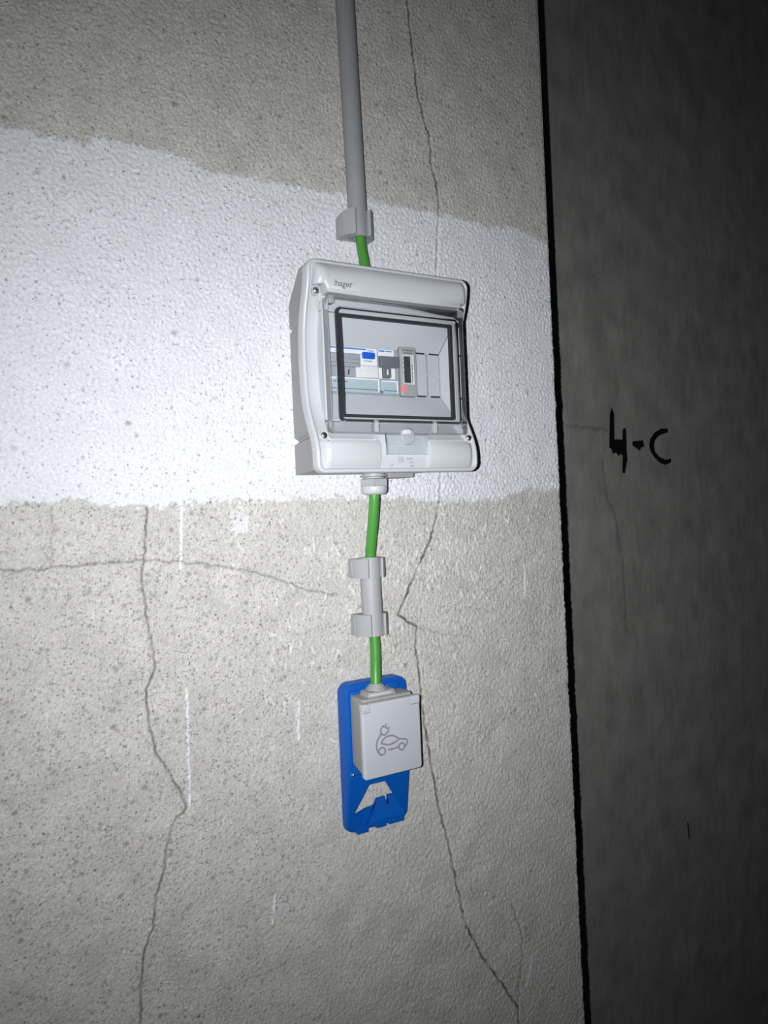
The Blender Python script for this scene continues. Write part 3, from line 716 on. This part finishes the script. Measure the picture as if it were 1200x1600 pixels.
# ================================================================== CONDUITS, CLIPS, CABLES
def pipe_at(z): return 423.6 - (z - 300)*0.0206
bm = new(); tube(bm, [(pipe_at(299.5), 16, 299.5), (pipe_at(600), 16, 600), (pipe_at(1450), 16, 1450)], 10.4, 28, rin=8.4)
tag(obj('conduit', bm, m_pipe, origin=(423, 16, 299.5), smooth=40), 'long grey plastic conduit pipe running up the wall from above the distribution box', 'conduit pipe', 'grey conduit pipes')
bm = new(); tube(bm, [(421, 15.5, -138), (420.6, 15.5, -95), (420, 15.5, -52)], 11.4, 28, rin=9.2)
tag(obj('conduit', bm, m_clip, origin=(420.5, 15.5, -138), smooth=40), 'short grey conduit sleeve held by two clips between box and outlet', 'conduit pipe', 'grey conduit pipes')
def clip_bm(cx, z0, z1, r, hc, slant=0.0):
    out = [(-7.6, hc + r + .6), (-9.5, hc + r + 1.4), (-13.6, hc + 8.6), (-18.2, hc + 2.5), (-19.6, hc - 3), (-19.6, 1.2), (19.6, 1.2), (19.6, hc - 3), (18.2, hc + 2.5), (13.6, hc + 8.6), (9.5, hc + r + 1.4), (7.6, hc + r + .6)]
    inn = []
    a0, a1 = math.radians(50), math.radians(-230)
    for i in range(21):
        a = a0 + (a1 - a0)*i/20; inn.append(((r + .35)*math.cos(a), hc + (r + .35)*math.sin(a)))
    prof = out + inn
    bm = new()
    tris = tessellate_polygon([[Vector((x, h, 0)) for x, h in prof]])
    A = [bm.verts.new(P(cx + x, h, z0)) for x, h in prof]
    B = [bm.verts.new(P(cx + x, h, z1 + slant*(h/26.0))) for x, h in prof]
    for t in tris:
        bm.faces.new([A[i] for i in t]); bm.faces.new([B[i] for i in t])
    n = len(prof)
    for i in range(n): bm.faces.new((A[i], A[(i+1) % n], B[(i+1) % n], B[i]))
    # raised band on each flank
    for s in (-1, 1):
        ring = [[(cx + s*19.2, 3, z), (cx + s*20.3, 3, z), (cx + s*20.3, hc - 5, z), (cx + s*19.2, hc - 4, z)] for z in (z0 + 3, z1 - 3)]
        loft(bm, ring)
    return bm
for cx, za, zb2, rr_, hc, lab in [(422.8, 299.8, 322, 10.4, 16, 'grey plastic pipe clip at the lower end of the long conduit, above the box'),
                             (420.2, -74, -53.0, 11.4, 15.5, 'grey plastic pipe clip at the top of the short sleeve, under the box'),
                             (420.8, -137.5, -114, 11.4, 15.5, 'grey plastic pipe clip at the bottom of the short sleeve, above the outlet')]:
    tag(obj('pipe_clip', clip_bm(cx, za, zb2, rr_, hc, 6.0 if za > 0 else 0.0), m_clip, origin=(cx, 1.2, za), smooth=25), lab, 'pipe clip', 'grey pipe clips')
bm = new(); tube(bm, smooth_line([(422.5, 16, 370), (423.6, 16.4, 330), (424.6, 17, 300), (426.5, 21, 270), (428, 27, 245), (428.5, 32, 226)], 5), 5.7, 18)
tag(obj('green_cable', bm, m_green, origin=(424.6, 17, 300), smooth=40), 'green cable dropping from the long conduit into the top of the distribution box', 'cable', 'green cables')
bm = new(); tube(bm, smooth_line([(416.5, 38, 30), (416.5, 38, 14), (417.5, 32, -10), (419.2, 22, -38), (420.2, 16, -62), (420.7, 15.5, -100), (420.8, 17, -130), (418.5, 23, -152), (413.6, 30, -176), (411.2, 33, -196)], 5), 5.8, 18)
tag(obj('green_cable', bm, m_green, origin=(416.5, 38, 14), smooth=40), 'green cable from the gland through the short sleeve down into the car charging outlet', 'cable', 'green cables')

# ================================================================== BLUE PLATE
ZK = -289.0
def hp(z): return 18.0 if z >= ZK else 18.0 - (ZK - z)*(10.0/64.0)
plate = root('backing_plate', 'blue plastic backing plate with a cut-out below, behind the car charging outlet', 'plate', (420, 1, -352))
def PO(i): return rr(381, 460.5, -352, -187.5, 11, i, n=1, nc=6, zs=[ZK])
bm = new()
ri = [hring(PO(-.2), 1.2), hring(PO(0), lambda z: hp(z) - 2.6), hring(PO(.4), lambda z: hp(z) - 1.2), hring(PO(1.2), lambda z: hp(z) - .35), hring(PO(2.4), hp)]
vs = loft(bm, ri, True, False)
last = PO(2.4)
CUT = [(407.3, -300.6), (409.4, -300.2), (426.8, -300.5), (428.8, -301.4), (439.5, -318.0), (431.7, -317.4), (431.8, -327.0), (429.2, -326.8), (427.8, -318.1), (417.7, -318.4), (414.3, -325.6), (405.1, -326.5), (388.8, -331.4)]
upper = [p for p in last if p[1] >= ZK - .01]; lower = [p for p in last if p[1] <= ZK + .01]
bm.free()
# shell: outer skirt with a thickness, front in two flat pieces so that the cut-out shows the wall
bm = new()
loft(bm, ri, False, False)
poly(bm, upper, lambda x, z: 15.5, lambda x, z: hp(z))
poly(bm, lower, lambda x, z: hp(z) - 2.5, lambda x, z: hp(z), [CUT])
shell = obj('plate_shell', bm, m_blue, plate, smooth=30)
# raised seat round the outlet
bm = new(); slab(bm, lambda i: rr(386.5, 453, -286, -194.5, 5, i), 17, 20.5, 1.2); obj('outlet_seat', bm, m_blue, plate, smooth=40)
bm = new(); block(bm, 430, 447, -198.5, -191.5, 17, 24, 2, 1.5); obj('top_lug', bm, m_blue, plate, smooth=40)
# flared chute at the foot, with three tabs
bm = new()
lipz = lambda x: -340.5 + 1.2*math.sin((x - 402)/50*math.pi)
hc_ = lambda z: 13.5 + 0.16*(-318 - z)
A = [(x, hc_(z), z) for x, z in [(414.3, -325.8), (417.7, -318.6), (427.8, -318.3), (429.2, -327), (431.8, -327.2), (431.7, -317.6), (439.5, -318.2)]]
B = [(x, hc_(z), z) for x, z in [(403.4, -343.6), (409, -342.6), (425, -341.6), (429, -341.4), (432, -341.4), (440, -341.2), (452.5, -343.2)]]
Cc = [(x, 6.0, z - 4) for x, h, z in B]
loft(bm, [[a, b, c] for a, b, c in zip(A, B, Cc)])
obj('flared_chute', bm, m_blue, plate, smooth=20)
for x0, x1, zb3, zt3 in [(394.3, 408.6, -354.6, -342.5), (419.0, 431.8, -353.6, -344), (435.0, 455.4, -353.2, -345)]:
    bm = new(); block(bm, x0, x1, zb3, zt3, 2, 9.0, .8, .6); obj('foot_tab', bm, m_blue, plate, smooth=40)
bm = new(); lathe_h(bm, 387.0, -284.5, [(2.2, 14), (2.2, 19.2), (1.6, 20.2), (.7, 20.6)], 14); obj('plate_screw', bm, m_steel, plate, 'small bright screw', smooth=40)

# ================================================================== CHARGING OUTLET
out = root('charging_outlet', 'grey square power outlet printed with an electric car, on the blue plate', 'outlet', (417, 20.5, -241))
bm = new()
SB = lambda x0, x1, z0, z1, r: rr(x0, x1, z0, z1, r, 0, n=1, nc=5)
rings = [hring(SB(386.5, 447.5, -274, -198.5, 4), 20.5), hring(SB(385, 448.5, -275.5, -198.8, 4), 30), hring(SB(382.2, 450.0, -278, -201.2, 3.5), 50), hring(SB(382.2, 450.0, -278, -201.2, 3.5), 51.5)]
loft(bm, rings); obj('outlet_body', bm, m_sock, out, smooth=40)
bm = new(); slab(bm, lambda i: rr(380.3, 451.4, -279.2, -201.2, 3.2, i), 51.8, 56.6, 1.3)
flap = obj('hinged_flap', bm, m_flap, out, 'pale flap with a grey car and plug symbol', smooth=40)
for x0, x1, gx in [(380.25, 389.6, 389.9), (440.6, 451.45, 440.3)]:
    bm = new(); block(bm, x0, x1, -208.9, -201.1, 51, 56.68, 1.2, .35)
    hg = obj('flap_hinge', bm, m_flap, flap, smooth=40)
    bm = new(); poly(bm, [(x0, -210), (x1, -210), (x1, -209.4), (x0, -209.4)], 56.2, 56.75); obj('hinge_gap', bm, m_ink, flap)
    bm = new(); poly(bm, [(gx - .2, -209.4), (gx + .2, -209.4), (gx + .2, -202), (gx - .2, -202)], 56.2, 56.7); obj('hinge_gap', bm, m_inkl, flap)
# entry collar on top: stepped block and domed grommet
bm = new()
def zsec(x0, x1, h0, h1, z, r=2): return [(x, h, z) for x, h in rr(x0, x1, h0, h1, r, 0, n=1, nc=3)]
loft(bm, [zsec(386, 447, 22, 49, -201.5), zsec(387, 446.5, 23, 47.5, -198.6), zsec(395, 430, 24, 45.5, -198.0), zsec(396.5, 428.5, 25, 44, -193.2), zsec(400, 425, 25.5, 41, -192.6)])
obj('entry_collar', bm, m_sock, out, smooth=30)
bm = new(); loft(bm, [zsec(397.5, 423.5, 43.2, 45.8, -196.5, .8), zsec(397.5, 423.5, 43.2, 45.6, -194.4, .8)]); obj('collar_ridge', bm, m_flap, out, smooth=40)
bm = new(); lathe_z(bm, 412, 32.4, [(11.2, -193), (11.0, -191.4), (9.4, -190.6), (9.2, -189.2), (7.4, -188.6), (7.2, -187.2), (6.1, -186.8)], 28); obj('cable_grommet', bm, m_clip, out, smooth=30)
IC = [
 [(405.2, -226.5), (402.8, -227.9), (401.4, -230.6), (401.9, -233.6), (403.9, -235.6), (406.8, -235.9), (409.5, -233.9), (410.9, -232.0), (410.5, -230.6), (407.2, -228.0), (405.2, -226.5)],
 [(406.8, -227.9), (408.9, -224.8)], [(410.1, -230.7), (412.1, -228.4)],
 [(401.9, -234.3), (399.6, -236.8), (397.4, -239.9), (395.7, -243.2), (395.6, -246.8), (396.4, -250.6), (398.2, -253.8), (400.8, -255.8)],
 [(402 + 3.9*math.cos(2*math.pi*i/18), -252.5 + 3.9*math.sin(2*math.pi*i/18)) for i in range(19)],
 [(401.0, -243.9), (403.6, -240.8), (407.6, -238.6), (411.9, -238.0), (416.1, -238.6), (419.9, -240.6), (422.8, -243.0)],
 [(422.8, -243.0), (421.9, -244.4), (419.2, -245.6), (414.8, -246.9), (409.7, -247.0), (405.5, -245.7), (401.0, -243.9)],
 [(422.8, -243.1), (427.1, -244.1), (431.8, -245.2), (433.7, -247.3), (433.1, -249.7), (431.0, -252.7)],
 [(426.4, -252.1), (430.2, -252.1)],
 [(409.4, -252.4), (414.6, -252.4), (419.8, -252.1), (423.3, -250.0)]]
IC[8] = [(426.4 + 3.5*math.cos(2*math.pi*i/18), -252.1 + 3.8*math.sin(2*math.pi*i/18)) for i in range(19)]
bm = new()
for i, pl in enumerate(IC): ribbon(bm, pl, 1.75, 56.3, 56.72 + 0.03*i, 3)
obj('car_symbol', bm, m_icon, flap, 'grey line drawing of a car with a plug')
